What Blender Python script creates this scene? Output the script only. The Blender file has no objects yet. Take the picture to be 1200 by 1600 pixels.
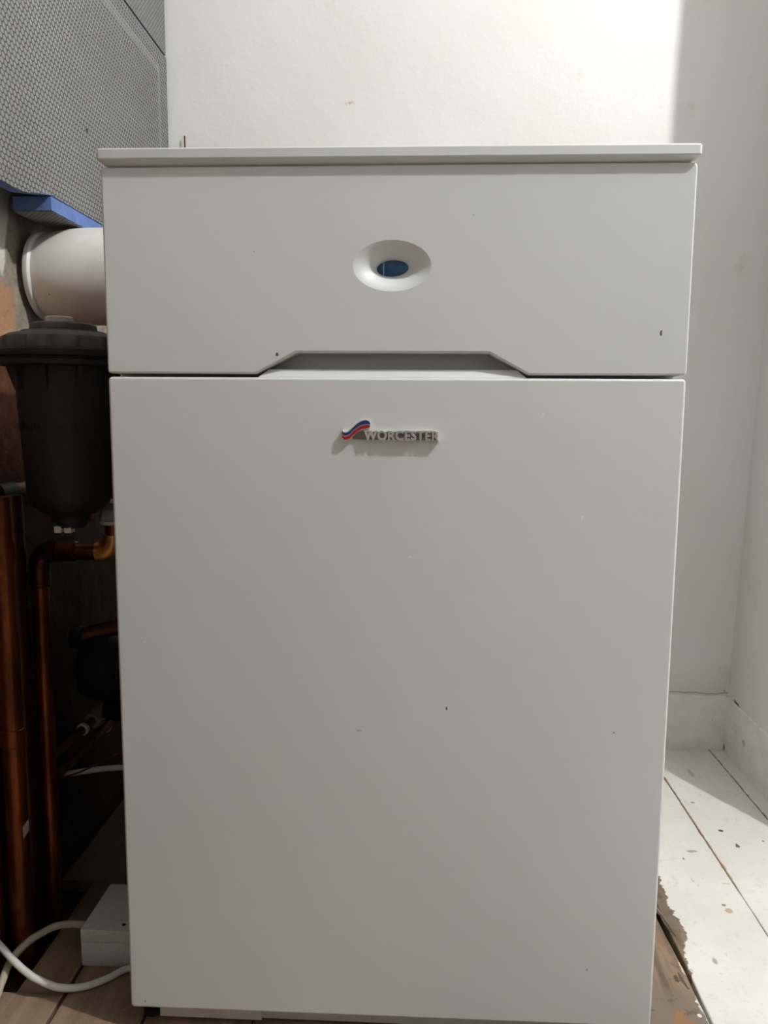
import bpy, bmesh, math, random
from mathutils import Vector, Matrix, noise
random.seed(7)
S = bpy.context.scene
C = bpy.context.collection
PI = math.pi

# ------------------------------------------------------------------ camera
cam_d = bpy.data.cameras.new('camera'); cam = bpy.data.objects.new('camera', cam_d); C.objects.link(cam)
CAM = Vector((0.03188, -0.83927, -0.03344))
p, yw, rl = 0.12869, 0.04710, 0.00676
fwd = Vector((-math.sin(yw)*math.cos(p), math.cos(yw)*math.cos(p), -math.sin(p)))
rt = Vector((math.cos(yw), math.sin(yw), 0)); up = rt.cross(fwd)
r2 = rt*math.cos(rl)+up*math.sin(rl); u2 = -rt*math.sin(rl)+up*math.cos(rl)
mw = Matrix((r2, u2, -fwd)).transposed().to_4x4(); mw.translation = CAM
cam.matrix_world = mw
cam_d.sensor_fit = 'VERTICAL'; cam_d.sensor_height = 36; cam_d.lens = 28.125
cam_d.clip_start = 0.02
S.camera = cam
# ------------------------------------------------------------------ world, lamp, exposure
W = bpy.data.worlds.new('world'); S.world = W; W.use_nodes = True
W.node_tree.nodes['Background'].inputs[0].default_value = (0.9, 0.95, 1.0, 1)
W.node_tree.nodes['Background'].inputs[1].default_value = 0.3
LAMP = Vector((1.30, -0.53, 1.72))
ld = bpy.data.lights.new('room_lamp', 'POINT'); ld.energy = 104; ld.color = (1.0, 0.995, 0.975); ld.shadow_soft_size = 0.024
lo = bpy.data.objects.new('room_lamp', ld); C.objects.link(lo); lo.location = LAMP
S.view_settings.view_transform = 'Standard'
S.view_settings.look = 'None'
S.view_settings.gamma = 1
S.view_settings.use_curve_mapping = False
S.view_settings.exposure = 0.40

# ------------------------------------------------------------------ material helpers
class NT:
    def __init__(s, name):
        m = bpy.data.materials.new(name); m.use_nodes = True
        s.m = m; s.t = m.node_tree; s.n = s.t.nodes; s.b = s.n['Principled BSDF']
        s.geo = s.n.new('ShaderNodeNewGeometry')
        s.pos = s.geo.outputs['Position']
    def link(s, a, b): s.t.links.new(a, b)
    def setin(s, sock, v):
        if hasattr(v, 'links'): s.link(v, sock)
        else: sock.default_value = v
    def math(s, op, a, b=None, c=None, clamp=False):
        n = s.n.new('ShaderNodeMath'); n.operation = op; n.use_clamp = clamp
        s.setin(n.inputs[0], a)
        if b is not None: s.setin(n.inputs[1], b)
        if c is not None: s.setin(n.inputs[2], c)
        return n.outputs[0]
    def vm(s, op, a, b=None, out=0):
        n = s.n.new('ShaderNodeVectorMath'); n.operation = op
        s.setin(n.inputs[0], a)
        if b is not None: s.setin(n.inputs[1], b)
        return n.outputs[out]
    def noise(s, scale, detail=4, rough=0.55, vec=None, out=0):
        n = s.n.new('ShaderNodeTexNoise'); n.inputs['Scale'].default_value = scale
        n.inputs['Detail'].default_value = detail; n.inputs['Roughness'].default_value = rough
        s.link(vec if vec is not None else s.pos, n.inputs['Vector'])
        return n.outputs[out]
    def stretch(s, v):
        n = s.n.new('ShaderNodeMapping'); n.inputs['Scale'].default_value = v
        s.link(s.pos, n.inputs['Vector']); return n.outputs[0]
    def ramp(s, f, a, b, lo=0., hi=1.):
        n = s.n.new('ShaderNodeMapRange'); n.interpolation_type = 'SMOOTHSTEP'
        s.setin(n.inputs[0], f); n.inputs[1].default_value = a; n.inputs[2].default_value = b
        n.inputs[3].default_value = lo; n.inputs[4].default_value = hi
        return n.outputs[0]
    def mix(s, f, a, b):
        n = s.n.new('ShaderNodeMix'); n.data_type = 'RGBA'
        s.setin(n.inputs[0], f)
        s.setin(n.inputs[6], a if hasattr(a, 'links') else (*a, 1)); s.setin(n.inputs[7], b if hasattr(b, 'links') else (*b, 1))
        return n.outputs[2]
    def xyz(s, v=None):
        n = s.n.new('ShaderNodeSeparateXYZ'); s.link(v if v is not None else s.pos, n.inputs[0]); return n.outputs
    def bump(s, h, strength=0.3, dist=0.001):
        n = s.n.new('ShaderNodeBump'); n.inputs['Strength'].default_value = strength; n.inputs['Distance'].default_value = dist
        s.link(h, n.inputs['Height']); s.link(n.outputs[0], s.b.inputs['Normal'])
    def fin(s, col, rough=0.5, metal=0.0, **k):
        s.setin(s.b.inputs['Base Color'], col if hasattr(col, 'links') else (*col, 1))
        s.setin(s.b.inputs['Roughness'], rough); s.b.inputs['Metallic'].default_value = metal
        for a, v in k.items(): s.b.inputs[a].default_value = v
        return s.m
    def spots(s, col, lst, warp=60, amt=0.5):
        """marks with a place and shape of their own: (x, y, z, radius, colour[, (sx,sy,sz)])"""
        nz = s.noise(warp, 3, 0.6)
        for q in lst:
            x, y, z, r, c = q[:5]; sc = q[5] if len(q) > 5 else (1, 1, 1)
            d = s.vm('LENGTH', s.vm('MULTIPLY', s.vm('SUBTRACT', s.pos, (x, y, z)), sc), out=1)
            d = s.math('ADD', s.math('DIVIDE', d, r), s.math('MULTIPLY', s.math('SUBTRACT', nz, 0.5), amt*6))
            col = s.mix(s.ramp(d, 0.75, 1.0, 1, 0), col, c)
        return col

def simple(name, col, rough=0.5, metal=0, var=0.12, scale=40, bumpd=0.0003, **k):
    t = NT(name); n = t.noise(scale)
    c = t.mix(t.ramp(n, .3, .7), tuple(x*(1-var) for x in col), tuple(min(1, x*(1+var)) for x in col))
    if bumpd: t.bump(n, 0.5, bumpd)
    return t.fin(c, rough, metal, **k)

M = {}
# painted wall plaster
def wall_mat(name, base, spots=(), crack=False):
    t = NT(name)
    n1 = t.noise(2.2, 4); n2 = t.noise(14, 5, .6); n3 = t.noise(160, 3)
    c = t.mix(t.ramp(n1, .3, .7), base, tuple(x*.94*y for x, y in zip(base, (1, .99, .97))))
    c = t.mix(t.ramp(n2, .62, .8, 0, .35), c, (.50, .46, .38))
    c = t.spots(c, spots, 90, .3)
    if crack:
        X, Y, Z = t.xyz()
        nn = t.noise(16, 4, .6, t.stretch((1, 0, 0)))
        cz = t.math('ADD', t.math('MULTIPLY', t.math('SUBTRACT', nn, .5), .022), -.6355)
        d = t.math('ABSOLUTE', t.math('SUBTRACT', Z, cz))
        c = t.mix(t.ramp(d, .0004, .0014, .75, 0), c, (.12, .09, .06))
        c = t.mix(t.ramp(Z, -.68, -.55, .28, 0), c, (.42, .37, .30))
    h = t.math('ADD', t.math('MULTIPLY', n2, 1.0), t.math('MULTIPLY', n3, .04))
    t.bump(h, .45, .004)
    return t.fin(c, .62)
WB = (.80, .80, .785)
tan = (.55, .46, .33); grey = (.45, .44, .42); rust = (.30, .13, .06)
M['wall_back'] = wall_mat('painted_plaster', WB, [
    (-.123, .845, .575, .009, tan, (.7, 1, 1)), (-.110, .845, .582, .006, (.62, .56, .45), (.6, 1, 1)),
    (-.066, .845, .568, .004, grey), (-.418, .845, .678, .005, (.6, .58, .54)), (-.07, .845, .572, .003, tan),
    (-.40, .845, .50, .002, rust), (-.43, .845, .505, .002, (.3, .25, .2)), (-.475, .845, .50, .002, rust),
    (.20, .845, .52, .003, grey), (.74, .845, -.645, .01, (.2, .16, .12)),
    (.690, .845, -.632, .006, (.13, .10, .08), (.6, 1, 1))], True)
M['wall_right'] = wall_mat('painted_plaster_right', (.82, .812, .785), [
    (.715, .70, .30, .002, (.3, .28, .25)), (.705, .78, -.02, .003, (.25, .22, .2)), (.695, .80, -.642, .007, (.16, .12, .09), (1, .4, 1))])
M['wall_plain'] = wall_mat('painted_plaster_plain', (.78, .775, .76))
M['ceiling'] = simple('ceiling_paint', (.50, .50, .49), .8, 0, .02, 6)
M['rear'] = simple('dark_painted_room_wall', (.18, .18, .18), .8, 0, .1, 3)
M['mid'] = simple('mid_grey_room_wall', (.42, .41, .39), .8, 0, .1, 3)
t = NT('painted_skirting')
n = t.noise(20, 5, .65); c = t.mix(t.ramp(n, .35, .7), (.88, .86, .80), (.78, .75, .67))
c = t.mix(t.ramp(t.noise(90, 3), .66, .72, 0, .6), c, (.34, .29, .24)); t.bump(n, .4, .003)
c = t.spots(c, [(.585, .833, -.70, .003, (.22, .17, .13)), (.645, .833, -.735, .002, (.2, .15, .1)), (.600, .833, -.685, .0035, (.35, .3, .25)),
    (.687, .836, -.752, .006, (.22, .17, .12), (.8, 1, .7)), (.69, .74, -.70, .008, (.48, .53, .45))], 90, .3)
M['skirting'] = t.fin(c, .5)

# rough left wall: mortar above, brown bare plaster below
t = NT('bare_mortar')
X, Y, Z = t.xyz(); n = t.noise(9, 6, .65); n2 = t.noise(45, 5, .7)
mort = t.mix(t.ramp(n2, .3, .7), (.25, .22, .17), (.40, .36, .29))
brown = t.mix(t.ramp(n2, .3, .7), (.075, .018, .006), (.15, .045, .013))
brown = t.mix(t.ramp(n, .5, .72), brown, (.20, .085, .035))
zz = t.math('ADD', Z, t.math('MULTIPLY', t.math('SUBTRACT', n, .5), .12))
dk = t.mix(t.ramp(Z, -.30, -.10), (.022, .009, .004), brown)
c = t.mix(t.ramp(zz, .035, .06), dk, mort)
cream = t.math('MULTIPLY', t.ramp(t.math('ADD', t.math('ADD', Y, t.math('MULTIPLY', zz, -.35)), t.math('MULTIPLY', n, .05)), .277, .284, 1, 0), t.ramp(zz, .145, .16))
c = t.mix(cream, c, (.74, .71, .64))
or_ = t.math('MULTIPLY', t.ramp(t.math('ADD', Y, t.math('MULTIPLY', n, .06)), .352, .366, 1, 0), t.ramp(zz, .03, .06))
or_ = t.math('MULTIPLY', or_, t.ramp(zz, .13, .15, 1, 0))
c = t.mix(or_, c, (.46, .26, .15))
t.bump(t.math('ADD', n, n2), .9, .006)
M['mortar'] = t.fin(c, .85)

# floor boards
t = NT('painted_floorboards')
X, Y, Z = t.xyz()
grain = t.noise(1, 6, .65, t.stretch((55, 4, 55))); n1 = t.noise(5, 5, .6); n2 = t.noise(38, 5, .7); n3 = t.noise(120, 4, .7)
wood = t.mix(t.ramp(grain, .3, .7), (.10, .065, .042), (.30, .21, .145))
wood = t.mix(t.ramp(n1, .45, .62), wood, (.19, .15, .12))
wood = t.mix(t.ramp(n2, .56, .66, 0, .7), wood, (.09, .06, .045))
wood = t.spots(wood, [(.355, .035, -.76, .020, (.27, .145, .065), (1.6, .6, 1)), (.366, .012, -.76, .012, (.27, .145, .065), (1.6, .6, 1)),
    (.368, .20, -.76, .007, (.26, .15, .085), (1.5, .4, 1)), (.368, .125, -.76, .006, (.09, .06, .045), (2, .7, 1)),
    (.383, .145, -.76, .006, (.62, .52, .38), (1.4, .5, 1)), (.385, .09, -.76, .004, (.8, .75, .66), (1.2, .5, 1)), (.376, .06, -.76, .003, (.7, .66, .6)),
    (-.33, .01, -.76, .006, (.08, .05, .035)), (-.345, .022, -.76, .003, (.05, .035, .025))], 50, .5)
left = t.mix(t.ramp(grain, .25, .75), (.22, .145, .09), (.38, .27, .18))
left = t.mix(t.ramp(n2, .58, .72, 0, .6), left, (.20, .13, .085))
left = t.mix(t.ramp(n3, .68, .72, 0, .7), left, (.6, .55, .48))
left = t.mix(t.ramp(t.math('ADD', Y, t.math('MULTIPLY', n1, .1)), .14, .30, 0, .75), left, (.040, .024, .012))  # left boards darken to the back: grime plus gap shade painted in
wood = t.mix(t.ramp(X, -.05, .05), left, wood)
pc = t.mix(t.ramp(n1, .35, .7), (.75, .735, .69), (.67, .655, .605))
pc = t.mix(t.ramp(n2, .54, .70, 0, .6), pc, (.62, .59, .53))
pc = t.mix(t.ramp(n3, .60, .68, 0, .35), pc, (.50, .46, .40))
pc = t.mix(t.ramp(t.noise(1, 5, .7, t.stretch((60, 25, 60))), .66, .72, 0, .75), pc, (.42, .36, .30))
pc = t.spots(pc, [(.467, .408, -.76, .0045, (.10, .085, .07), (1.6, .8, 1)), (.571, .453, -.76, .0065, (.13, .11, .09), (1.8, .8, 1)),
    (.489, .27, -.76, .006, (.50, .36, .25), (1, .7, 1)), (.487, .285, -.76, .004, (.28, .22, .17)), (.582, .72, -.76, .009, (.58, .47, .38), (1.6, .6, 1)),
    (.545, .60, -.76, .004, (.3, .25, .2)), (.560, .50, -.76, .0035, (.05, .045, .04)), (.49, .43, -.76, .005, (.40, .33, .28), (.5, 1, 1)),
    (.62, .47, -.76, .003, (.2, .17, .15)), (.43, .16, -.76, .006, (.4, .36, .33), (2, 1, 1)), (.51, .34, -.76, .005, (.62, .48, .38), (.6, 2, 1)),
    (.525, .39, -.76, .007, (.60, .45, .34), (1.8, .5, 1)), (.61, .40, -.76, .003, (.25, .2, .17)), (.64, .33, -.76, .004, (.35, .3, .27))], 55, .45)
# reddish bare wood along the board joints
for bx, w in ((.523, .0036), (.660, .0024)):
    d = t.math('ABSOLUTE', t.math('SUBTRACT', X, bx))
    d = t.math('ADD', d, t.math('MULTIPLY', t.math('SUBTRACT', n2, .45), .012))
    ok = t.ramp(Y, .30, .36) if bx < .6 else 1.0
    f = t.math('MULTIPLY', t.ramp(d, w*.6, w, .85, 0), ok)
    pc = t.mix(f, pc, (.50, .36, .27))
bn = t.math('MULTIPLY', t.math('SUBTRACT', t.noise(26, 5, .7), .5), .035)
edge = t.math('ADD', t.math('MULTIPLY', t.math('MAXIMUM', Y, .06), .10), .3755)
ed2 = t.math('ADD', t.math('SUBTRACT', X, edge), bn)
hump = t.math('MULTIPLY', t.ramp(t.math('ABSOLUTE', t.math('SUBTRACT', Y, .235)), .0, .07, 1, 0), .009)
ed2 = t.math('SUBTRACT', ed2, hump)
bare = t.ramp(t.math('ADD', Y, bn), -.62, -.60)
c = t.mix(t.math('MULTIPLY', t.ramp(ed2, -.0008, .0008), bare), wood, pc)
t.bump(t.math('ADD', t.math('MULTIPLY', t.ramp(ed2, -.001, .001), .6), t.math('ADD', grain, n2)), .5, .0018)
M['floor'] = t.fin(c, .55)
M['subfloor'] = simple('dark_subfloor', (.035, .02, .013), .9)

# boiler enamel
def enamel(name, spots=()):
    t = NT(name)
    n = t.noise(900, 2); n1 = t.noise(3, 3)
    c = t.mix(t.ramp(n1, .3, .7), (.685, .715, .715), (.665, .693, .69))
    if spots: c = t.spots(c, spots, 300, .25)
    t.bump(n, .12, .0002)
    return t.fin(c, .46)
dk_ = (.10, .10, .10); lt = (.85, .85, .84)
M['enamel'] = enamel('white_enamel', [(-.120, 0, .0215, .0016, dk_, (1, 1, .7)), (.272, 0, .0445, .0018, dk_, (1.4, 1, .6)),
    (-.143, 0, .125, .0009, (.4, .4, .4)), (.08, 0, .16, .001, (.45, .45, .45))])
M['door_enamel'] = enamel('white_enamel_door', [(-.27, 0, -.290, .0013, lt), (-.033, 0, -.385, .0018, (.45, .45, .44), (.6, 1, 1.5)),
    (.062, 0, -.357, .0012, dk_, (1, 1, .5)), (.243, 0, -.38, .0012, (.3, .3, .3)), (.156, 0, -.038, .0012, lt), (.20, 0, -.145, .0013, lt, (1, 1, .5)),
    (.225, 0, -.66, .0014, (.4, .4, .4)), (-.283, 0, -.722, .001, dk_), (.02, 0, -.19, .001, lt)])
M['plinth_metal'] = simple('plain_steel_chassis', (.62, .61, .58), .5, 0, .04)  # plain grey steel of the plinth, one even colour
M['chrome'] = simple('chrome_plastic', (.86, .80, .77), .34, 1, .05, 60, 0)
M['web'] = simple('dull_grey_backing', (.20, .19, .18), .5, .3, .1, 60, 0)
M['blue_print'] = simple('blue_lacquer', (.012, .05, .17), .25, 0, .05, 40, 0)
M['red_print'] = simple('red_lacquer', (.38, .02, .018), .25, 0, .05, 40, 0)
t = NT('blue_display_lens'); n = t.noise(70, 3); X, Y, Z = t.xyz()
c = t.mix(t.ramp(n, .4, .65), (.002, .055, .16), (.004, .115, .27))
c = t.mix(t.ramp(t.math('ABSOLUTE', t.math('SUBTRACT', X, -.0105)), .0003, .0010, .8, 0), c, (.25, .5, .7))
M['lens'] = t.fin(c, .08, 0, **{'Coat Weight': 1.0})

# backer board with glass-fibre mesh
def mesh_mat(name, ax, su, sv, base, line, rot=False, tape=False, strength=1.0):
    t = NT(name); X, Y, Z = t.xyz()
    wob = t.noise(14, 2); wob2 = t.math('MULTIPLY', t.math('SUBTRACT', wob, .5), .004)
    U, V = (Z, Y) if rot else (Y, Z)
    if ax == 'z': U, V = Y, X
    cb = t.n.new('ShaderNodeCombineXYZ')
    t.link(t.math('ADD', t.math('DIVIDE', t.math('ADD', U, wob2), su), 400), cb.inputs[0])
    t.link(t.math('ADD', t.math('DIVIDE', t.math('ADD', V, wob2), sv), 400*1.7320508), cb.inputs[1])
    P = cb.outputs[0]; R3 = 1.7320508
    a = t.vm('SUBTRACT', t.vm('MODULO', P, (1, R3, 1)), (.5, R3/2, 0))
    b = t.vm('SUBTRACT', t.vm('MODULO', t.vm('SUBTRACT', P, (.5, R3/2, 0)), (1, R3, 1)), (.5, R3/2, 0))
    la = t.vm('LENGTH', a, out=1); lb = t.vm('LENGTH', b, out=1)
    def hexd(v):
        g = t.vm('ABSOLUTE', v); o = t.xyz(g)
        return t.math('MAXIMUM', o[0], t.vm('DOT_PRODUCT', g, (.5, .8660254, 0), out=1))
    h = t.math('MINIMUM', hexd(a), hexd(b))
    nn = t.noise(220, 3); n4 = t.noise(4, 3)
    w = t.ramp(h, .34, .46)
    bc = t.mix(t.ramp(n4, .3, .7), base, tuple(x*.88 for x in base))
    c = t.mix(t.math('MULTIPLY', w, strength), bc, line)
    c = t.mix(t.ramp(nn, .62, .75, 0, .35), c, tuple(min(1, x*1.5) for x in base))
    if tape:
        for s_, cc, wd in ((Z, .620, .010), (Y, .792, .008)):
            d = t.math('ABSOLUTE', t.math('SUBTRACT', s_, cc))
            f = t.ramp(d, wd*.6, wd, .35, 0)
            lim = t.ramp(Y, .785, .80, 1, 0) if cc < .7 else t.ramp(Z, .615, .63, 1, 0)
            c = t.mix(t.math('MULTIPLY', f, lim), c, tuple(x*1.35 for x in base))
        c = t.spots(c, [(-.49, .4345, .388, .0035, (.02, .02, .02), (1, .6, 1))], 60, .1)
    t.bump(t.math('ADD', t.math('MULTIPLY', w, -1), t.math('MULTIPLY', nn, .4)), .8, .0012)
    return t.fin(c, .8)
M['mesh'] = mesh_mat('fibre_mesh_cement', 'x', .0096, .0083, (.25, .25, .25), (.075, .075, .078), tape=True)
M['mesh_up'] = mesh_mat('fibre_mesh_cement_upper', 'x', .0098, .0060, (.24, .25, .235), (.10, .105, .10), rot=True)
M['mesh_under'] = mesh_mat('fibre_mesh_cement_under', 'z', .0098, .0050, (.25, .25, .24), (.11, .11, .11))
M['foam_shaded'] = simple('shaded_blue_foam', (.035, .05, .10), .9)  # darker copy of the blue foam; shade of the joint put into its colour
M['foam'] = simple('blue_foam', (.115, .195, .46), .8, 0, .12, 70, .001)
M['pvc'] = None
t = NT('white_flue_plastic'); n = t.noise(8, 5, .6); X, Y, Z = t.xyz()
c = t.mix(t.ramp(n, .4, .75), (.80, .79, .75), (.62, .59, .52))
c = t.spots(c, [(-.515, .345, .210, .0025, (.10, .07, .05)), (-.52, .34, .10, .003, (.2, .15, .1)), (-.50, .33, .13, .0012, (.2, .17, .13)), (-.52, .345, .13, .0012, (.2, .17, .13))], 150, .2)
M['pvc'] = t.fin(c, .45)
M['black'] = simple('black_moulded_plastic', (.008, .010, .012), .55, 0, .15, 90, .0004)
M['dust'] = simple('dusty_black_plastic', (.10, .097, .09), .75, 0, .25, 60, .0006)
M['beige'] = simple('beige_plastic_nut', (.50, .46, .40), .5)
M['whitep'] = simple('white_plastic', (.78, .77, .75), .4, 0, .04)
M['greyp'] = simple('dull_grey_metal', (.45, .45, .43), .4, .6)
M['box'] = simple('white_junction_box_plastic', (.72, .71, .70), .6, 0, .07, 250)
M['cable'] = simple('white_cable_sheath', (.82, .80, .76), .45, 0, .04)
M['beige_cable'] = simple('grey_beige_cable_sheath', (.50, .44, .33), .5, 0, .06)
def copper(name, a, b):
    t = NT(name); n = t.noise(1, 5, .6, t.stretch((40, 40, 12))); n2 = t.noise(30, 4)
    c = t.mix(t.ramp(n, .35, .65), a, b); c = t.mix(t.ramp(n2, .55, .75, 0, .6), c, (.10, .04, .02))
    t.bump(n2, .2, .0005)
    return t.fin(c, .30, .8)
M['copper'] = copper('aged_copper', (.13, .036, .012), (.26, .075, .022))
M['copper_dark'] = copper('dark_copper', (.06, .018, .010), (.10, .03, .014))  # darker tone of the copper
M['brass'] = copper('soldered_brass', (.60, .30, .09), (.75, .42, .14))
M['lag'] = simple('grey_pipe_wrap', (.33, .31, .27), .7)
M['castiron'] = simple('black_cast_pump', (.012, .013, .015), .5, .2)

# ------------------------------------------------------------------ object helpers
def base_of(parent):
    while parent is not None and parent.parent is not None: parent = parent.parent
    return Vector(parent.location) if parent is not None else None
def obj(name, bm, mat, parent=None, origin=None, smooth=True, auto=35):
    off = base_of(parent) if parent is not None else (Vector(origin) if origin else Vector((0, 0, 0)))
    bmesh.ops.recalc_face_normals(bm, faces=bm.faces)
    for v in bm.verts: v.co -= off
    lim = math.radians(auto)
    for f in bm.faces: f.smooth = smooth
    for f in bm.faces:
        if parent is not None and name in ('control_panel_cover', 'front_door') and all(abs(v.co.y+off.y) < 1e-6 for v in f.verts): f.smooth = False
    for e in bm.edges:
        if len(e.link_faces) == 2 and e.calc_face_angle(0) > lim: e.smooth = False
    me = bpy.data.meshes.new(name); bm.to_mesh(me); bm.free()
    mats = mat if isinstance(mat, (list, tuple)) else [mat]
    for m in mats: me.materials.append(m)
    o = bpy.data.objects.new(name, me); C.objects.link(o)
    if parent is not None: o.parent = parent
    else: o.location = off
    return o
def tag(o, label=None, cat=None, group=None, kind=None):
    if label: o['label'] = label
    if cat: o['category'] = cat
    if group: o['group'] = group
    if kind: o['kind'] = kind
    return o
def thing(name, label, cat, loc, group=None):
    o = bpy.data.objects.new(name, None); C.objects.link(o); o.location = loc; o.empty_display_size = .05
    return tag(o, label, cat, group)
def struct(name, bm, mat, **k):
    o = obj(name, bm, mat, **k); o['kind'] = 'structure'; return o
def BM(): return bmesh.new()
def box(bm, x0, x1, y0, y1, z0, z1, bev=0, segs=2):
    vs = [bm.verts.new((x, y, z)) for x in (x0, x1) for y in (y0, y1) for z in (z0, z1)]
    F = [(0, 1, 3, 2), (4, 6, 7, 5), (0, 4, 5, 1), (2, 3, 7, 6), (0, 2, 6, 4), (1, 5, 7, 3)]
    fs = [bm.faces.new([vs[i] for i in f]) for f in F]
    if bev:
        es = list({e for f in fs for e in f.edges})
        bmesh.ops.bevel(bm, geom=es, offset=bev, segments=segs, affect='EDGES', profile=.5)
    return bm
def lathe(bm, prof, centre, axis='z', n=40, cap=True, ribs=0, ribd=0, ribz=None):
    """prof: list of (r, h) along the axis"""
    rings = []
    for r, h in prof:
        ring = []
        for i in range(n):
            a = 2*PI*i/n; rr = r
            if ribs and ribz and ribz[0] <= h <= ribz[1] and (i*ribs % n) < ribs*1: rr = r-ribd
            ca, sa = math.cos(a)*rr, math.sin(a)*rr
            v = {'z': (ca, sa, h), 'x': (h, ca, sa), 'y': (ca, h, sa)}[axis]
            ring.append(bm.verts.new(Vector(v)+Vector(centre)))
        rings.append(ring)
    for A, B in zip(rings, rings[1:]):
        for i in range(n):
            bm.faces.new((A[i], A[(i+1) % n], B[(i+1) % n], B[i]))
    if cap:
        bm.faces.new(rings[0][::-1]); bm.faces.new(rings[-1])
    return bm
def smooth_path(pts, k=8):
    P = [Vector(q) for q in pts]; out = []
    for i in range(len(P)-1):
        p0 = P[max(i-1, 0)]; p1 = P[i]; p2 = P[i+1]; p3 = P[min(i+2, len(P)-1)]
        for j in range(k):
            s = j/k
            out.append(.5*((2*p1)+(p2-p0)*s+(2*p0-5*p1+4*p2-p3)*s*s+(3*p1-p0-3*p2+p3)*s**3))
    out.append(P[-1]); return out
def tube(bm, pts, r, n=16, cap=True):
    P = [Vector(q) for q in pts]; rings = []; prev = None
    rr = r if isinstance(r, (list, tuple)) else [r]*len(P)
    for i, q in enumerate(P):
        d = (P[min(i+1, len(P)-1)]-P[max(i-1, 0)]).normalized()
        if prev is None: u = d.orthogonal().normalized()
        else: u = (prev-d*prev.dot(d)).normalized()
        prev = u; w = d.cross(u)
        rings.append([bm.verts.new(q+(u*math.cos(2*PI*j/n)+w*math.sin(2*PI*j/n))*rr[i]) for j in range(n)])
    for A, B in zip(rings, rings[1:]):
        for j in range(n): bm.faces.new((A[j], A[(j+1) % n], B[(j+1) % n], B[j]))
    if cap: bm.faces.new(rings[0][::-1]); bm.faces.new(rings[-1])
    return bm
def bend(a, b, c, r, k=8):
    """arc of radius r replacing the corner b of a-b-c"""
    a, b, c = Vector(a), Vector(b), Vector(c); u = (a-b).normalized(); w = (c-b).normalized()
    out = []
    for i in range(k+1):
        s = i/k; out.append(b+u*r*(1-s)**2+w*r*s**2)
    return out
def offset_loop(pts, d):
    n = len(pts); out = []
    for i in range(n):
        p0, p1, p2 = Vector(pts[i-1]), Vector(pts[i]), Vector(pts[(i+1) % n])
        e1 = (p1-p0).normalized(); e2 = (p2-p1).normalized()
        n1 = Vector((-e1.y, e1.x)); n2 = Vector((-e2.y, e2.x))
        m = (n1+n2); m = m/max(m.dot(n1), .2)
        out.append(tuple(p1+m*d))
    return out
def round_corners(pts, rads, k=4):
    out = []; n = len(pts)
    for i in range(n):
        r = rads[i] if isinstance(rads, (list, tuple)) else rads
        p0, p1, p2 = Vector(pts[i-1]), Vector(pts[i]), Vector(pts[(i+1) % n])
        if r <= 0: out.append(tuple(p1)); continue
        u = (p0-p1).normalized(); w = (p2-p1).normalized()
        for j in range(k+1):
            s = j/k; out.append(tuple(p1+u*r*(1-s)**2+w*r*s**2))
    return out
def plate(bm, outline, yf, yb, r, hole=None):
    """front panel in x,z: outline counter-clockwise, rounded edge of radius r, returns going back to yb"""
    loops = []
    for a in (0, 22.5, 45, 67.5, 90):
        A = math.radians(a)
        loops.append((offset_loop(outline, r*(1-math.sin(A))), yf+r*(1-math.cos(A))))
    loops.append((outline, yb))
    rings = [[bm.verts.new((x, y, z)) for x, z in L] for L, y in loops]
    n = len(outline)
    for A, B in zip(rings, rings[1:]):
        for i in range(n): bm.faces.new((A[i], B[i], B[(i+1) % n], A[(i+1) % n]))
    edges = [bm.edges.get((rings[0][i], rings[0][(i+1) % n])) for i in range(n)]
    hv = None
    if hole:
        hv = [bm.verts.new((x, yf, z)) for x, z in hole]; m = len(hv)
        edges += [bm.edges.new((hv[i], hv[(i+1) % m])) for i in range(m)]
    bmesh.ops.triangle_fill(bm, edges=edges, use_beauty=True, use_dissolve=False)
    return hv

# ------------------------------------------------------------------ the room
D = .8445; ZF = -.76; ZC = 1.95
FX, FY = 2.7, -2.6            # far right and rear of the room
def wall_grid(u0, u1, z0, z1, fn, nu=40, nz=40):
    bm = BM(); g = [[bm.verts.new(fn(u0+(u1-u0)*i/nu, z0+(z1-z0)*j/nz)) for j in range(nz+1)] for i in range(nu+1)]
    for i in range(nu):
        for j in range(nz): bm.faces.new((g[i][j], g[i+1][j], g[i+1][j+1], g[i][j+1]))
    return bm
bm = wall_grid(-.70, .95, ZF-.05, ZC, lambda u, z: (u, D+.006+.003*noise.noise((u*3, z*3, 0)), z), 60, 60)
struct('wall_back', bm, M['wall_back'])
def rx(z): return .690+(z+.643)*.0335
bm = wall_grid(.447, D+.03, ZF-.05, ZC, lambda u, z: (rx(z)+.004+.002*noise.noise((u*4, z*4, 3)), u, z), 20, 50)
struct('wall_right', bm, M['wall_right'])
bm = wall_grid(0, 1, ZF-.05, ZC, lambda u, z: (rx(z)+.004+(FX-rx(z)-.004)*u, .447, z), 10, 20)
struct('wall_front_right', bm, M['wall_plain'])
def lx(y, z):
    b = -.538-.034*max(0, min(1, (z+.3)/.5))
    return b+.005*noise.noise((y*9, z*9, 1))+.003*noise.noise((y*30, z*30, 5))
bm = wall_grid(-1.2, D+.03, ZF-.10, .40, lambda y, z: (lx(y, z), y, z), 165, 110)
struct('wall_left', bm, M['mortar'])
bm = wall_grid(FY, D+.03, ZF-.05, ZC, lambda y, z: (-.59-.012*(z > .38), y, z), 12, 12)
struct('wall_left_upper', bm, M['wall_plain'])
bm = BM(); box(bm, FX, FX+.05, FY, .447, ZF, ZC); struct('wall_far_right', bm, M['mid'])
bm = BM(); box(bm, -.62, FX, FY-.05, FY, ZF, ZC); struct('wall_rear', bm, M['rear'])
bm = BM(); box(bm, -.65, FX+.05, FY-.05, .90, ZC, ZC+.04); struct('ceiling', bm, M['ceiling'])

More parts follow.
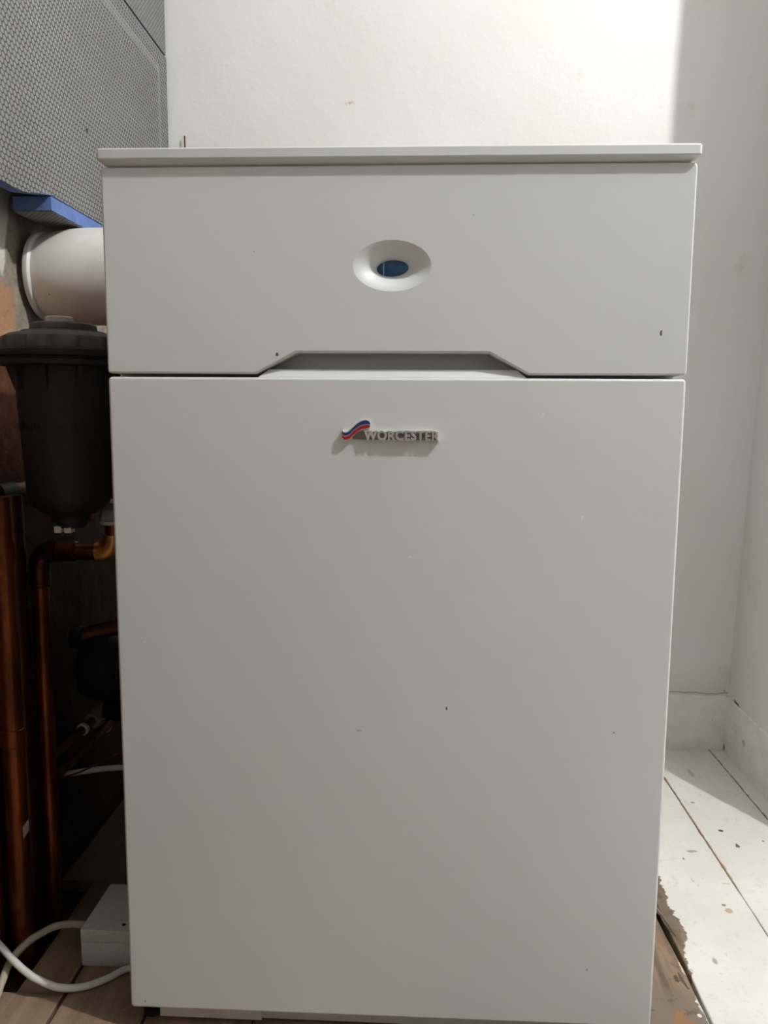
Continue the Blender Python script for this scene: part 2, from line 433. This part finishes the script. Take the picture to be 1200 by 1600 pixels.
# floor boards, running away from the camera
edges = [-.62, -.520, -.4045, -.292, -.162, -.025, .112, .249, .386, .523, .660, .797]
while edges[-1] < FX: edges.append(edges[-1]+.137)
bm = BM()
def wob(x, y): return .0010*noise.noise((x*50, y*9, 2))+.0006*noise.noise((x*50, y*40, 7))
def plank(x0, x1, y0, y1, g=.0009):
    n = max(6, int((y1-y0)/.012)) if y0 > -.3 or y1 > 0 else 8
    A = []
    for i in range(n+1):
        y = y0+(y1-y0)*i/n
        gl = gr = g
        if abs(x1-.386) < .01: gr = g+.0045*max(0, 1-abs(y-.24)/.10)+.002*(y < .3)
        if abs(x0-.386) < .01: gl = g+.0015
        if abs(x0+.4045) < .01 or abs(x1+.4045) < .01: gl = gr = .0022
        dz = .0012*noise.noise((x0*20, y*2, 3))
        a = x0+gl+wob(x0, y); b = x1-gr+wob(x1+3, y)
        A.append([bm.verts.new(q) for q in ((a, y, ZF-.02), (a, y, ZF-.0012+dz), (a+.0012, y, ZF+dz), (b-.0012, y, ZF+dz), (b, y, ZF-.0012+dz), (b, y, ZF-.02))])
    for P, Q in zip(A, A[1:]):
        for k in range(5): bm.faces.new((P[k], Q[k], Q[k+1], P[k+1]))
    bm.faces.new(A[0]); bm.faces.new(A[-1][::-1])
for a, b in zip(edges, edges[1:]):
    yt = D+.004 if b < .70 else .446
    if a < .70 and b > .70: yt = .446; plank(a, .70, .446, D+.004)
    if abs(a+.62) < .01:
        plank(a, b, FY, .035)                      # cut short in front of the pipe hole
    elif abs(a+.520) < .01:
        plank(a, b, FY, .052); plank(-.468, b, .0525, .29, .0003); plank(a, b, .2905, yt)
    else:
        plank(a, b, FY, yt)
fl = struct('floor', bm, M['floor'])
bm = BM(); box(bm, -.62, FX, FY, D, ZF-.06, ZF-.035); struct('floor_underlay', bm, M['subfloor'])
# skirtings
bm = wall_grid(.28, .6905, ZF, -.6434, lambda u, z: (u, D-.0005+.0012*noise.noise((u*8, z*12, 9)), z), 40, 12)
top = [v for v in bm.verts if v.co.z > -.6436]
for v in top: v.co.z += .0015*noise.noise((v.co.x*14, 0, 0))
e = [ed for ed in bm.edges if all(v in top for v in ed.verts)]
r = bmesh.ops.extrude_edge_only(bm, edges=e)
for v in [g for g in r['geom'] if isinstance(g, bmesh.types.BMVert)]: v.co.y += .012; v.co.z += .003
struct('baseboard_back', bm, M['skirting'])
bm = wall_grid(.447, D, ZF, -.6434, lambda u, z: (.6885+(z+.76)*.012+.001*noise.noise((u*8, z*12, 4)), u, z), 30, 10)
top = [v for v in bm.verts if v.co.z > -.6436]
e = [ed for ed in bm.edges if all(v in top for v in ed.verts)]
r = bmesh.ops.extrude_edge_only(bm, edges=e)
for v in [g for g in r['geom'] if isinstance(g, bmesh.types.BMVert)]: v.co.x += .010; v.co.z += .004
struct('baseboard_right', bm, M['skirting'])

# ------------------------------------------------------------------ boiler
B = thing('floor_standing_boiler', 'tall white enamelled boiler cabinet standing on the floorboards in the alcove', 'boiler', (0, .3, ZF))
YB = .034
# control panel with finger notch and oval dimple
out = [(-.30, .0014), (-.1425, .0014), (-.1005, .0236), (.0995, .0236), (.1400, .0014), (.30, .0018), (.30, .2095), (-.30, .2085)]
out = round_corners(out, [.004, 0, 0, 0, 0, .004, .005, .005])
cx, cz = -.0012, .1107
NH = 72
def ell(k, rx_, rz_, ox=0, oz=0, skew=0):
    return [(cx+ox+rx_*math.cos(2*PI*i/k)+skew*math.sin(2*PI*i/k), cz+oz+rz_*math.sin(2*PI*i/k)) for i in range(k)]
bm = BM()
hv = plate(bm, out, 0, YB, .0022, ell(NH, .0400, .0255))
# dimple: rings down to the oval opening
prev = hv; K = 14
for j in range(1, K+1):
    s = j/K
    rx_ = .0400+(.0166-.0400)*s; rz_ = .0255+(.0085-.0255)*s
    dep = .0145*(s*.35+.65*s*s)
    if s > .9: dep += .0006*(s-.9)/.1
    ring = [bm.verts.new((x, dep, z)) for x, z in ell(NH, rx_, rz_, 0, 0, .0015*s)]
    for i in range(NH): bm.faces.new((prev[i], ring[i], ring[(i+1) % NH], prev[(i+1) % NH]))
    prev = ring
ring = [bm.verts.new((x, .0190, z)) for x, z in ell(NH, .0163, .0082, 0, 0, .0015)]
for i in range(NH): bm.faces.new((prev[i], ring[i], ring[(i+1) % NH], prev[(i+1) % NH]))
# back wall of the finger recess
pv = [bm.verts.new(q) for q in ((-.155, YB-.001, -.004), (.155, YB-.001, -.004), (.155, YB-.001, .04), (-.155, YB-.001, .04))]
bm.faces.new(pv)
cp = obj('control_panel_cover', bm, M['enamel'], B, auto=28)
bm = BM()
v = [bm.verts.new((x, .0178, z)) for x, z in ell(48, .020, .0115)]
c0 = bm.verts.new((cx, .0158, cz))
for i in range(48): bm.faces.new((v[i], v[(i+1) % 48], c0))
o = obj('display_window', bm, M['lens'], cp); o['label'] = 'oval glossy blue display window'
# front door with the sloping shelf behind the notch
out = round_corners([(-.3005, -.7305), (.2992, -.7290), (.30, -.0016), (-.30, -.0020)], [.005]*4)
bm = BM(); plate(bm, out, 0, YB, .0028)
lipb = [(-.1405, .0020, -.0018), (.1385, .0020, -.0016)]; lipt = [(-.1300, .0074, .0066), (.1290, .0074, .0068)]
a = [bm.verts.new(q) for q in lipb]; b = [bm.verts.new(q) for q in lipt]
c_ = [bm.verts.new(q) for q in ((-.1300, YB-.0012, .0070), (.1290, YB-.0012, .0072))]; d_ = [bm.verts.new(q) for q in ((-.1405, YB-.0012, -.0018), (.1385, YB-.0012, -.0016))]
bm.faces.new((a[0], a[1], b[1], b[0])); bm.faces.new((b[0], b[1], c_[1], c_[0])); bm.faces.new((a[0], b[0], c_[0], d_[0])); bm.faces.new((a[1], d_[1], c_[1], b[1]))
door = obj('front_door', bm, M['door_enamel'], B, auto=28)
# lid
def rrect(x0, x1, y0, y1, r, k=5):
    o_ = []
    for (px_, py_, a0) in ((x1-r, y1-r, 0), (x0+r, y1-r, 90), (x0+r, y0+r, 180), (x1-r, y0+r, 270)):
        for j in range(k+1):
            A = math.radians(a0+90*j/k); o_.append((px_+r*math.cos(A), py_+r*math.sin(A)))
    return o_
bm = BM(); rings = []
for z, ins in ((.2092, .011), (.2140, .0015), (.2148, .0004), (.2158, 0), (.2240, 0), (.2252, .0006), (.2257, .002)):
    L = rrect(-.3018+ins, .3020-ins, -.006+ins, .612-ins, .004)
    rings.append([bm.verts.new((x, y, z)) for x, y in L])
for A_, B_ in zip(rings, rings[1:]):
    n = len(A_)
    for i in range(n): bm.faces.new((A_[i], A_[(i+1) % n], B_[(i+1) % n], B_[i]))
bm.faces.new(rings[0][::-1]); bm.faces.new(rings[-1])
obj('top_lid', bm, M['enamel'], B, auto=14)
bm = BM(); box(bm, -.2975, .2975, YB, .60, -.725, .2095, .002); obj('casing', bm, M['enamel'], B)
# plinth and feet
bm = BM(); box(bm, -.272, -.150, .018, .034, -.755, -.7262); box(bm, -.150, .28, .024, .036, -.757, -.737); box(bm, -.272, .28, .036, .56, -.745, -.726)
o = obj('plinth', bm, M['plinth_metal'], B); o['label'] = 'plain grey steel plinth under the white door'
for x, y in ((-.284, .034), (.284, .05), (-.284, .55), (.284, .55)):
    bm = BM(); lathe(bm, [(.013, -.7600), (.013, -.752), (.006, -.751), (.006, -.7255)], (x, y, 0), n=18)
    box(bm, x-.011, x+.0115, y-.010, y+.012, -.738, -.7255)
    obj('foot', bm, M['black'], B)

# badge
bm = BM()
def stripe(bm, top_, bot_, y0, y1):
    """closed strip between two polylines in x,z"""
    L = top_+bot_[::-1]; n = len(L)
    F = [bm.verts.new((x, y0, z)) for x, z in L]; K_ = [bm.verts.new((x, y1, z)) for x, z in L]
    m = len(top_)
    for i in range(m-1):
        bm.faces.new((F[i], F[i+1], F[n-2-i], F[n-1-i])); bm.faces.new((K_[i], K_[n-1-i], K_[n-2-i], K_[i+1]))
    for i in range(n): bm.faces.new((F[i], K_[i], K_[(i+1) % n], F[(i+1) % n]))
def bpx(x, y):   # badge drawing coordinates (a 1200 x 457 sketch of the badge) -> metres on the door
    return (-.0758+x*.0001162, -.03460-y*.0001170)
sw_t = [(208, 192), (222, 206), (245, 207), (268, 196), (300, 165), (340, 130), (375, 108), (410, 97), (440, 101), (458, 120)]
sw_m = [(206, 222), (226, 236), (252, 234), (276, 222), (310, 188), (350, 158), (384, 140), (414, 134), (438, 132), (458, 138)]
sw_b = [(206, 250), (230, 268), (258, 266), (286, 250), (322, 214), (360, 186), (392, 172), (420, 168), (440, 160), (455, 152)]
def dens(pl, k=4): return [(q.x, q.y) for q in smooth_path([Vector((a, b, 0)) for a, b in pl], k)]
T_, M_, B_ = dens(sw_t), dens(sw_m), dens(sw_b)
lift = lambda L, d: [bpx(x, y+d) for x, y in L]
stripe(bm, lift(T_, -8), lift(B_, 7), -.0042, 0)
badge = obj('badge', bm, M['chrome'], B, auto=30); badge['label'] = 'small chrome badge with a blue and red wave and the word WORCESTER'
bm = BM()   # backing web joining swoosh and letters
stripe(bm, [bpx(x, y) for x, y in ((300, 225), (360, 196), (410, 196), (1062, 196))], [bpx(x, y) for x, y in ((300, 262), (360, 262), (410, 266), (1062, 266))], -.0020, 0)
o = obj('backing_strip', bm, M['web'], badge, auto=30); o['label'] = 'dull grey strip behind the letters'
bm = BM(); stripe(bm, lift(T_, 0), lift(M_, -4), -.0047, -.0041); o = obj('blue_wave', bm, M['blue_print'], badge); o['label'] = 'dark blue wave stripe'
bm = BM(); stripe(bm, lift(M_, 3), lift(B_, 0), -.0047, -.0041); o = obj('red_wave', bm, M['red_print'], badge); o['label'] = 'red wave stripe'
def text_bm(s, width, height, depth, bold, bev, spacing=1.0):
    cu = bpy.data.curves.new('lettering', 'FONT'); cu.body = s; cu.size = 1; cu.offset = bold; cu.space_character = spacing
    cu.extrude = depth; cu.bevel_depth = bev; cu.bevel_resolution = 1; cu.resolution_u = 5
    to = bpy.data.objects.new('lettering_source', cu); C.objects.link(to)
    dg = bpy.context.evaluated_depsgraph_get(); me = bpy.data.meshes.new_from_object(to.evaluated_get(dg))
    bm = BM(); bm.from_mesh(me); bpy.data.objects.remove(to); bpy.data.curves.remove(cu); bpy.data.meshes.remove(me)
    x0 = min(v.co.x for v in bm.verts); x1 = max(v.co.x for v in bm.verts); y0 = min(v.co.y for v in bm.verts); y1 = max(v.co.y for v in bm.verts)
    z0 = min(v.co.z for v in bm.verts); z1 = max(v.co.z for v in bm.verts)
    for v in bm.verts:
        v.co = Vector(((v.co.x-x0)/(x1-x0)*width, -(v.co.z-z0)/(z1-z0), (v.co.y-y0)/(y1-y0)*height))
    return bm
bm = text_bm('WORCESTER', .0785, .0108, .1, .036, .004, 1.14)
for v in bm.verts: v.co = Vector((-.0290+v.co.x, v.co.y*.0050, -.0668+v.co.z))
obj('lettering', bm, M['chrome'], badge, smooth=False)

# ------------------------------------------------------------------ insulation boards on the left wall
XL = -.490
rnd = random.Random(3)
def jag(y): return .0016*noise.noise((y*70, 0, 4))+.0010*noise.noise((y*220, 0, 8))
def board(name, label, y0, y1, zb, zt, x0, x1, matface, jb=True, core=None):
    """upright board: mesh skin over a blue foam core; zb is a function of y"""
    T = thing(name, label, 'insulation board', (x0, (y0+y1)/2, zb(y0)))
    n = int((y1-y0)/.006)
    bm = BM(); P = []
    for i in range(n+1):
        y = y0+(y1-y0)*i/n; zl = zb(y)
        P.append([bm.verts.new(q) for q in ((x0, y, zl), (x1-.0012, y, zl), (x1-.0012, y, zt), (x0, y, zt))])
    for A_, B_ in zip(P, P[1:]):
        for k in range(4): bm.faces.new((A_[k], B_[k], B_[(k+1) % 4], A_[(k+1) % 4]))
    bm.faces.new(P[0]); bm.faces.new(P[-1][::-1])
    o = obj('foam_core', bm, core or M['foam'], T); o['label'] = 'blue foam core'
    bm = BM(); P = []
    for i in range(n+1):
        y = y0+(y1-y0)*i/n; zl = zb(y)+(jag(y)+.0008 if jb else 0)
        P.append([bm.verts.new(q) for q in ((x1-.0012, y, zl), (x1, y, zl), (x1, y, zt-.0003), (x1-.0012, y, zt-.0003))])
    for A_, B_ in zip(P, P[1:]):
        for k in range(4): bm.faces.new((A_[k], B_[k], B_[(k+1) % 4], A_[(k+1) % 4]))
    bm.faces.new(P[0]); bm.faces.new(P[-1][::-1])
    o = obj('mesh_facing', bm, matface, T); o['label'] = 'grey cement facing with a fine honeycomb fibre mesh'
    return T
board('insulation_board', 'large grey mesh-faced insulation board on the left wall, above the flue pipe', -.75, D-.002,
      lambda y: .2418 if y < .2185 else (.2582 if y > .30 else .2418+(y-.2185)/.0815*.0164),   .6585, -.506, XL, M['mesh'])
board('insulation_board', 'grey mesh-faced board above the dark slanting joint at the top left', -.75, D-.002,
      lambda y: .6640, 1.20, -.508, XL-.0012, M['mesh_up'], False, M['foam_shaded'])
T = thing('insulation_board', 'narrow flat insulation board with blue cut edges resting just above the white flue pipe', 'insulation board', (-.52, .57, .237))
bm = BM(); rings = []
n = 40; y0 = .3005
for i in range(n+1):
    y = y0+(D-.003-y0)*i/n; w = .0012*noise.noise((y*60, 3, 0))
    rings.append([bm.verts.new(q) for q in ((-.545, y, .2382), (XL+w, y, .2382+w*.6), (XL+w*.7, y, .2570), (-.545, y, .2570))])
for A_, B_ in zip(rings, rings[1:]):
    for k in range(4): bm.faces.new((A_[k], B_[k], B_[(k+1) % 4], A_[(k+1) % 4]))
bm.faces.new(rings[0]); bm.faces.new(rings[-1][::-1])
o = obj('foam_core', bm, M['foam'], T); o['label'] = 'blue foam core'
bm = BM(); box(bm, -.545, XL-.001, y0+.001, D-.003, .2370, .2381)
o = obj('mesh_facing', bm, M['mesh_under'], T); o['label'] = 'grey ribbed mesh underside'

# copper stub behind the lid
bm = BM(); tube(bm, [(-.4565, D-.004, .10), (-.4563, D-.004, .35), (-.4560, D-.0035, .5105)], .0016, 8)
tag(obj('copper_wire', bm, M['copper'], origin=(-.4565, D-.004, .10)), 'short upright copper wire end showing against the white wall just above the lid', 'wire')

# ------------------------------------------------------------------ flue pipe
T = thing('flue_pipe', 'fat white plastic flue pipe running from the left wall into the boiler side', 'flue pipe', (-.43, .40, .092))
bm = BM()
FC = (0, .405, .1635)
prof = [(.050, -.556), (.0595, -.5565), (.0615, -.553), (.0630, -.5440), (.0655, -.5350), (.0685, -.5200), (.0708, -.5030), (.0720, -.485), (.0722, -.47), (.0722, -.2985)]
lathe(bm, prof, FC, 'x', 64, cap=True); obj('pipe_body', bm, M['pvc'], T, auto=40)
bm = BM(); lathe(bm, [(.0600, -.557), (.0650, -.5565), (.0665, -.5535), (.0665, -.5490), (.0650, -.5470), (.0620, -.5455)], FC, 'x', 64)
o = obj('socket_rim', bm, M['whitep'], T); o['label'] = 'raised white rim at the wall end'

# ------------------------------------------------------------------ magnetic filter
fc = Vector((-.4125, .150, 0))
T = thing('system_filter', 'black plastic canister filter with wide flanged lid hanging beside the boiler', 'filter', (fc.x, fc.y, -.19))
bm = BM()
lathe(bm, [(.020, -.172), (.034, -.166), (.046, -.156), (.0512, -.142), (.0525, -.12), (.0555, -.06), (.0585, .0), (.0600, .016), (.066, .018), (.066, .022)], fc, n=64)
for k in range(10):       # moulded ribs below the flange
    a = 2*PI*k/10+.35; d = Vector((math.cos(a), math.sin(a), 0)); s = Vector((-d.y, d.x, 0))
    q = [fc+d*.054+s*.0035+Vector((0, 0, .018)), fc+d*.054-s*.0035+Vector((0, 0, .018)), fc+d*.069-s*.0035+Vector((0, 0, .018)), fc+d*.069+s*.0035+Vector((0, 0, .018)), fc+d*.0560+s*.0012+Vector((0, 0, -.022)), fc+d*.0560-s*.0012+Vector((0, 0, -.022))]
    v = [bm.verts.new(x) for x in q]
    for f in ((0, 1, 2, 3), (0, 3, 4), (1, 5, 2), (3, 2, 5, 4), (0, 4, 5, 1)): bm.faces.new([v[i] for i in f])
body = obj('canister', bm, M['black'], T, auto=40)
bm = BM(); lathe(bm, [(.0235, -.178), (.0225, -.174), (.026, -.168)], fc, n=32); lathe(bm, [(.016, -.186), (.019, -.181), (.0225, -.176)], fc, n=32)
obj('drain_boss', bm, M['black'], T)
for dx in (-.0085, .0045):
    bm = BM(); box(bm, fc.x-.004+dx-.004, fc.x-.004+dx+.0048, fc.y-.0165, fc.y-.004, -.1915, -.1830, .0008)
    o = obj('drain_lug', bm, M['whitep'], T); o['label'] = 'small white square lug on the bottom'
bm = BM()
lathe(bm, [(.066, .014), (.0765, .0155), (.0775, .018), (.0775, .0215), (.074, .0225), (.074, .0245), (.0815, .0255), (.0825, .0275), (.0825, .0325), (.0812, .0345), (.072, .0350)], fc, n=72)
obj('flange', bm, M['black'], T, auto=30)
bm = BM()
lathe(bm, [(.0735, .0345), (.0740, .0440), (.0715, .0490), (.064, .0530), (.050, .0560), (.0490, .0575), (.034, .0580)], fc, n=84, ribs=14, ribd=.0040, ribz=(.030, .0475))
lid = obj('lid', bm, M['dust'], T, auto=30); lid['label'] = 'domed dusty black lid'
bm = BM(); lathe(bm, [(.0385, .0575), (.0395, .0600), (.0385, .0655), (.0350, .0675)], fc, n=48); obj('collar', bm, M['dust'], T)
bm = BM()
lathe(bm, [(.0180, .0670), (.0175, .0745), (.0150, .0760)], fc+Vector((-.005, 0, 0)), n=8)
o = obj('vent_cap', bm, M['beige'], T); o['label'] = 'small beige angular cap on top'
bm = text_bm('WORCESTER', .098, .0105, .1, .03, .0)
for v in bm.verts:
    a = -PI/2+(v.co.x-.049)/.0562-.12; rr = .0553+v.co.y*-.0012 + (.0005)
    zz_ = -.0625+v.co.z
    v.co = Vector((fc.x+math.cos(a)*rr, fc.y+math.sin(a)*rr, zz_))
o = obj('lettering', bm, M['black'], T, smooth=False); o['label'] = 'moulded word WORCESTER in low relief'
bm = BM(); box(bm, -.392, -.345, .150, .225, -.150, .005, .008, 3); obj('valve_housing', bm, M['black'], T)

# ------------------------------------------------------------------ pipework
def vpipe(name, label, x, y, z0, z1, r, mat, grp='upright copper pipes', rings=()):
    T = thing(name, label, 'pipe', (x, y, z0), grp)
    bm = BM(); tube(bm, [(x+.001*noise.noise((k*.9, x*9, 0)), y, z0+(z1-z0)*k/10) for k in range(11)], r, 20); obj('tube', bm, mat, T)
    for z, dz, dr, m in rings:
        bm = BM(); lathe(bm, [(r+.0002, z-dz), (r+dr, z-dz+.001), (r+dr, z+dz-.001), (r+.0002, z+dz)], (x, y, 0), n=20); obj('soldered_joint', bm, m, T)
    return T
vpipe('copper_pipe', 'thick copper pipe standing closest to the left photo edge', -.5235, .110, -.80, -.16, .0135, M['copper'])
vpipe('copper_pipe', 'copper pipe second from the left photo edge with a bright vertical streak', -.4900, .120, -.80, -.145, .0140, M['copper'], rings=((-.455, .012, .0018, M['copper']),))
vpipe('copper_pipe', 'dark copper pipe set back between the two brighter ones', -.5090, .185, -.80, -.15, .0140, M['copper_dark'])
T = thing('copper_pipe', 'copper pipe that rises from the floor and elbows right under the black filter', 'pipe', (-.4885, .2, -.80), 'upright copper pipes')
XB = -.4855; ZB = -.2275; XR = -.3805; PY = .205
bm = BM(); tube(bm, [(XB-.003, PY, -.80), (XB-.002, PY, -.6), (XB-.001, PY, -.4), (XB, PY, ZB-.02)], .0115, 20); obj('tube', bm, M['copper'], T)
bm = BM(); tube(bm, bend((XB, PY, ZB-.1), (XB, PY, ZB), (XB+.1, PY, ZB), .026), .0140, 20)
lathe(bm, [(.0118, ZB-.050), (.0140, ZB-.048), (.0140, ZB-.020)], (XB, PY, 0), n=20); obj('elbow', bm, M['copper_dark'], T)
bm = BM(); tube(bm, [(XB+.018, PY, ZB), (XR-.022, PY, ZB)], .0115, 20)
lathe(bm, [(.0118, XB+.026), (.0138, XB+.028), (.0138, XB+.052), (.0118, XB+.054)], (0, PY, ZB), 'x', n=20); obj('tube', bm, M['copper_dark'], T)
bm = BM(); tube(bm, bend((XR-.1, PY, ZB), (XR, PY, ZB), (XR, PY, ZB+.1), .024), .0138, 20)
o = obj('elbow', bm, M['brass'], T); o['label'] = 'bright brass-coloured soldered elbow'
bm = BM(); tube(bm, [(XR, PY, ZB+.018), (XR, PY, -.188)], .0115, 20); obj('tube', bm, M['copper'], T)
T = thing('valve', 'pale grey compression valve on the short riser under the filter', 'valve', (XR, PY, -.19))
bm = BM(); lathe(bm, [(.0160, -.1895), (.0175, -.1885), (.0175, -.1845), (.0160, -.1840)], (XR, PY, 0), n=24); o = obj('white_ring', bm, M['whitep'], T)
bm = BM(); lathe(bm, [(.0185, -.1838), (.0195, -.182), (.0170, -.163), (.0140, -.160)], (XR, PY, 0), n=6); obj('nut', bm, M['greyp'], T)
bm = BM(); lathe(bm, [(.0125, -.1600), (.0145, -.156), (.0150, -.151), (.0120, -.147)], (XR, PY, 0), n=24); obj('threaded_neck', bm, M['greyp'], T)

# dark branch crossing behind the uprights
T = thing('branch_pipe', 'dark horizontal pipe on the left wall just below the filter flange level', 'pipe', (-.52, .25, -.15))
bm = BM(); tube(bm, [(-.532, -1.1, -.152), (-.531, -.4, -.151), (-.530, .10, -.148), (-.528, .40, -.148), (-.526, .60, -.150)], .012, 16); obj('tube', bm, M['copper_dark'], T)
for y in (.20, .42):
    bm = BM(); tube(bm, [(-.529, y-.02, -.149), (-.5285, y+.02, -.149)], .0155, 16); obj('coupling', bm, M['castiron'], T)

# pump and union
T = thing('circulating_pump', 'black cast pump with flanged neck in the dark gap left of the boiler', 'pump', (-.44, .40, -.52))
bm = BM(); pc_ = Vector((0, .385, -.432))
lathe(bm, [(.030, -.505), (.052, -.500), (.058, -.485), (.058, -.455), (.050, -.445), (.044, -.440), (.044, -.37), (.040, -.362)], (0, .385, -.445), 'x', 36)
obj('motor_housing', bm, M['castiron'], T)
bm = BM()
lathe(bm, [(.045, -.300), (.045, -.372)], (0, .385, -.445), 'x', 36); obj('volute', bm, M['castiron'], T)
bm = BM(); tube(bm, [(-.455, .385, -.505), (-.458, .385, -.53)], .025, 6); obj('union_nut', bm, M['castiron'], T)
T = thing('drain_valve', 'small bronze drain tap above the black pump', 'tap', (-.49, .34, -.385))
bm = BM(); tube(bm, [(-.495, .335, -.385), (-.478, .342, -.381), (-.44, .352, -.374), (-.30, .37, -.365)], [.0105, .0115, .0125, .0125], 16); obj('body', bm, M['copper_dark'], T)
bm = BM(); lathe(bm, [(.0175, -.502), (.0195, -.499), (.0195, -.489), (.0150, -.486)], (0, .334, -.386), 'x', 8); obj('hexagon_nut', bm, M['castiron'], T)
bm = BM(); lathe(bm, [(.0050, -.509), (.0060, -.507), (.0060, -.501)], (0, .333, -.386), 'x', 12); o = obj('spindle', bm, M['brass'], T); o['label'] = 'bright bronze spindle end'

# small-bore pipes going back at low level
for nm, dx, dz, y1, lab in (('small_copper_pipe', 0, .010, .337, 'thin copper pipe sloping back to a white clip, the upper of the pair'),
                            ('small_copper_pipe', .012, -.010, .397, 'thin copper pipe sloping back to a white clip, the lower of the pair')):
    T = thing(nm, lab, 'pipe', (-.496+dx, .23, -.548+dz), 'thin pipes running back to the pump')
    bm = BM(); tube(bm, [(-.497+dx, .225, -.548+dz), (-.496+dx, .3, -.547+dz), (-.488+dx, .46, -.540+dz)], .0072, 14); obj('tube', bm, M['copper'], T)
    bm = BM(); lathe(bm, [(.0074, y1-.004), (.0095, y1-.0035), (.0095, y1+.0035), (.0074, y1+.004)], (-.494+dx, 0, -.5455+dz), 'y', 16); o = obj('clip', bm, M['whitep'], T); o['label'] = 'white plastic clip ring'
bm = BM(); tube(bm, [(-.493, .368, -.535), (-.488, .41, -.532), (-.480, .45, -.530), (-.470, .475, -.527)], [.0125, .0135, .0135, .0120], 16)
tag(obj('pipe_lagging', bm, M['lag'], origin=(-.49, .41, -.53)), 'grey wrapped sleeve on the thin pipes just below the pump', 'pipe sleeve')
bm = BM(); tube(bm, smooth_path([(-.505, .222, -.562), (-.495, .255, -.572), (-.475, .29, -.582), (-.45, .33, -.595), (-.40, .37, -.610), (-.36, .40, -.625), (-.30, .42, -.64)]), .0045, 12)
tag(obj('white_cable', bm, M['cable'], origin=(-.505, .222, -.562)), 'pale flat cable drooping back behind the copper pipe towards the boiler', 'cable')
bm = BM(); tube(bm, smooth_path([(-.499, .225, -.566), (-.475, .26, -.572), (-.45, .29, -.568), (-.41, .33, -.558), (-.36, .36, -.545), (-.30, .42, -.54)]), .0014, 8)
tag(obj('copper_wire', bm, M['copper'], origin=(-.499, .225, -.566)), 'thin bare copper wire slanting up above the pale cable', 'wire')
bm = BM(); q = [(-.472, .100, -.567), (-.464, .100, -.556), (-.464, .1002, -.571), (-.472, .1002, -.584)]
v = [bm.verts.new(a) for a in q]+[bm.verts.new((a[0], a[1]+.0006, a[2])) for a in q]
for f in ((0, 1, 2, 3), (7, 6, 5, 4), (0, 4, 5, 1), (1, 5, 6, 2), (2, 6, 7, 3), (3, 7, 4, 0)): bm.faces.new([v[i] for i in f])
tag(obj('paper_tag', bm, M['lag'], origin=(-.468, .10, -.57)), 'tiny grey tag stuck between the two bright copper pipes', 'tag')

# ------------------------------------------------------------------ junction box and cables
T = thing('junction_box', 'off-white square junction box on the bare boards beside the boiler', 'junction box', (-.361, .16, ZF))
bm = BM(); box(bm, -.4045, -.316, .1035, .205, ZF+.0005, -.7262, .0006); obj('back_box', bm, M['box'], T)
bm = BM(); box(bm, -.4047, -.3158, .1032, .2053, -.7262, -.7085, .0012, 3)
lid = obj('cover', bm, M['box'], T)
for x, y in ((-.3515, .116), (-.327, .19)):
    bm = BM(); lathe(bm, [(.0026, -.7092), (.0026, -.7080), (.0012, -.7081)], (x, y, 0), n=14); o = obj('screw', bm, M['black'], lid); o['label'] = 'small dark screw'
bm = BM()
path = [(-.4035, .130, -.722), (-.425, .131, -.7205), (-.4475, .127, -.7215), (-.462, .113, -.7230), (-.4737, .095, -.7254), (-.4815, .070, -.732), (-.480, .045, -.742), (-.479, .02, -.750), (-.492, -.03, -.754), (-.512, -.12, -.755), (-.52, -.35, -.755)]
tube(bm, smooth_path(path), .0048, 14)
tag(obj('power_cable', bm, M['beige_cable'], origin=path[0]), 'beige cable curving out of the left side of the junction box', 'cable')
bm = BM()
path = [(-.575, .10, -.690), (-.530, .09, -.700), (-.4936, .070, -.711), (-.4696, .055, -.7181), (-.450, .048, -.728), (-.433, .045, -.736), (-.409, .048, -.7475), (-.384, .058, -.7535), (-.360, .075, -.7545), (-.342, .092, -.7535), (-.318, .0955, -.752), (-.285, .102, -.750)]
tube(bm, smooth_path(path), .0044, 14)
tag(obj('power_cable', bm, M['cable'], origin=path[6]), 'white cable looping across the boards from the left photo edge to under the boiler', 'cable')
# splinters lifted along the broken board edge
for i, (x, y, l, a) in enumerate(((.390, .235, .055, .10), (.383, .27, .04, .25), (.376, .120, .030, .12))):
    bm = BM(); w = .004
    n = 10; R_ = []
    for k in range(n+1):
        s = k/n; ww = w*math.sin(PI*min(1, s*.9+.08))+.0004
        px_ = x+math.sin(a)*(s-.5)*l+.0012*noise.noise((s*6, i, 0)); py_ = y-(s-.5)*l; pz = ZF+.0014+.002*math.sin(PI*s)
        R_.append([bm.verts.new(q) for q in ((px_-ww, py_, ZF-.0004), (px_-ww*.3, py_, pz), (px_+ww*.6, py_, pz-.0006), (px_+ww, py_, ZF-.0004))])
    for P, Q in zip(R_, R_[1:]):
        for k in range(3): bm.faces.new((P[k], Q[k], Q[k+1], P[k+1]))
        bm.faces.new((P[3], Q[3], Q[0], P[0]))
    bm.faces.new(R_[0]); bm.faces.new(R_[-1][::-1])
    tag(obj('wood_splinter', bm, M['floor'], origin=(x, y, ZF)), ('long brown wood splinter halfway along the broken floorboard edge', 'brown splinter at the far end of the broken floorboard edge', 'short brown splinter near the bottom of the broken floorboard edge')[i], 'splinter', 'splinters along the broken board')
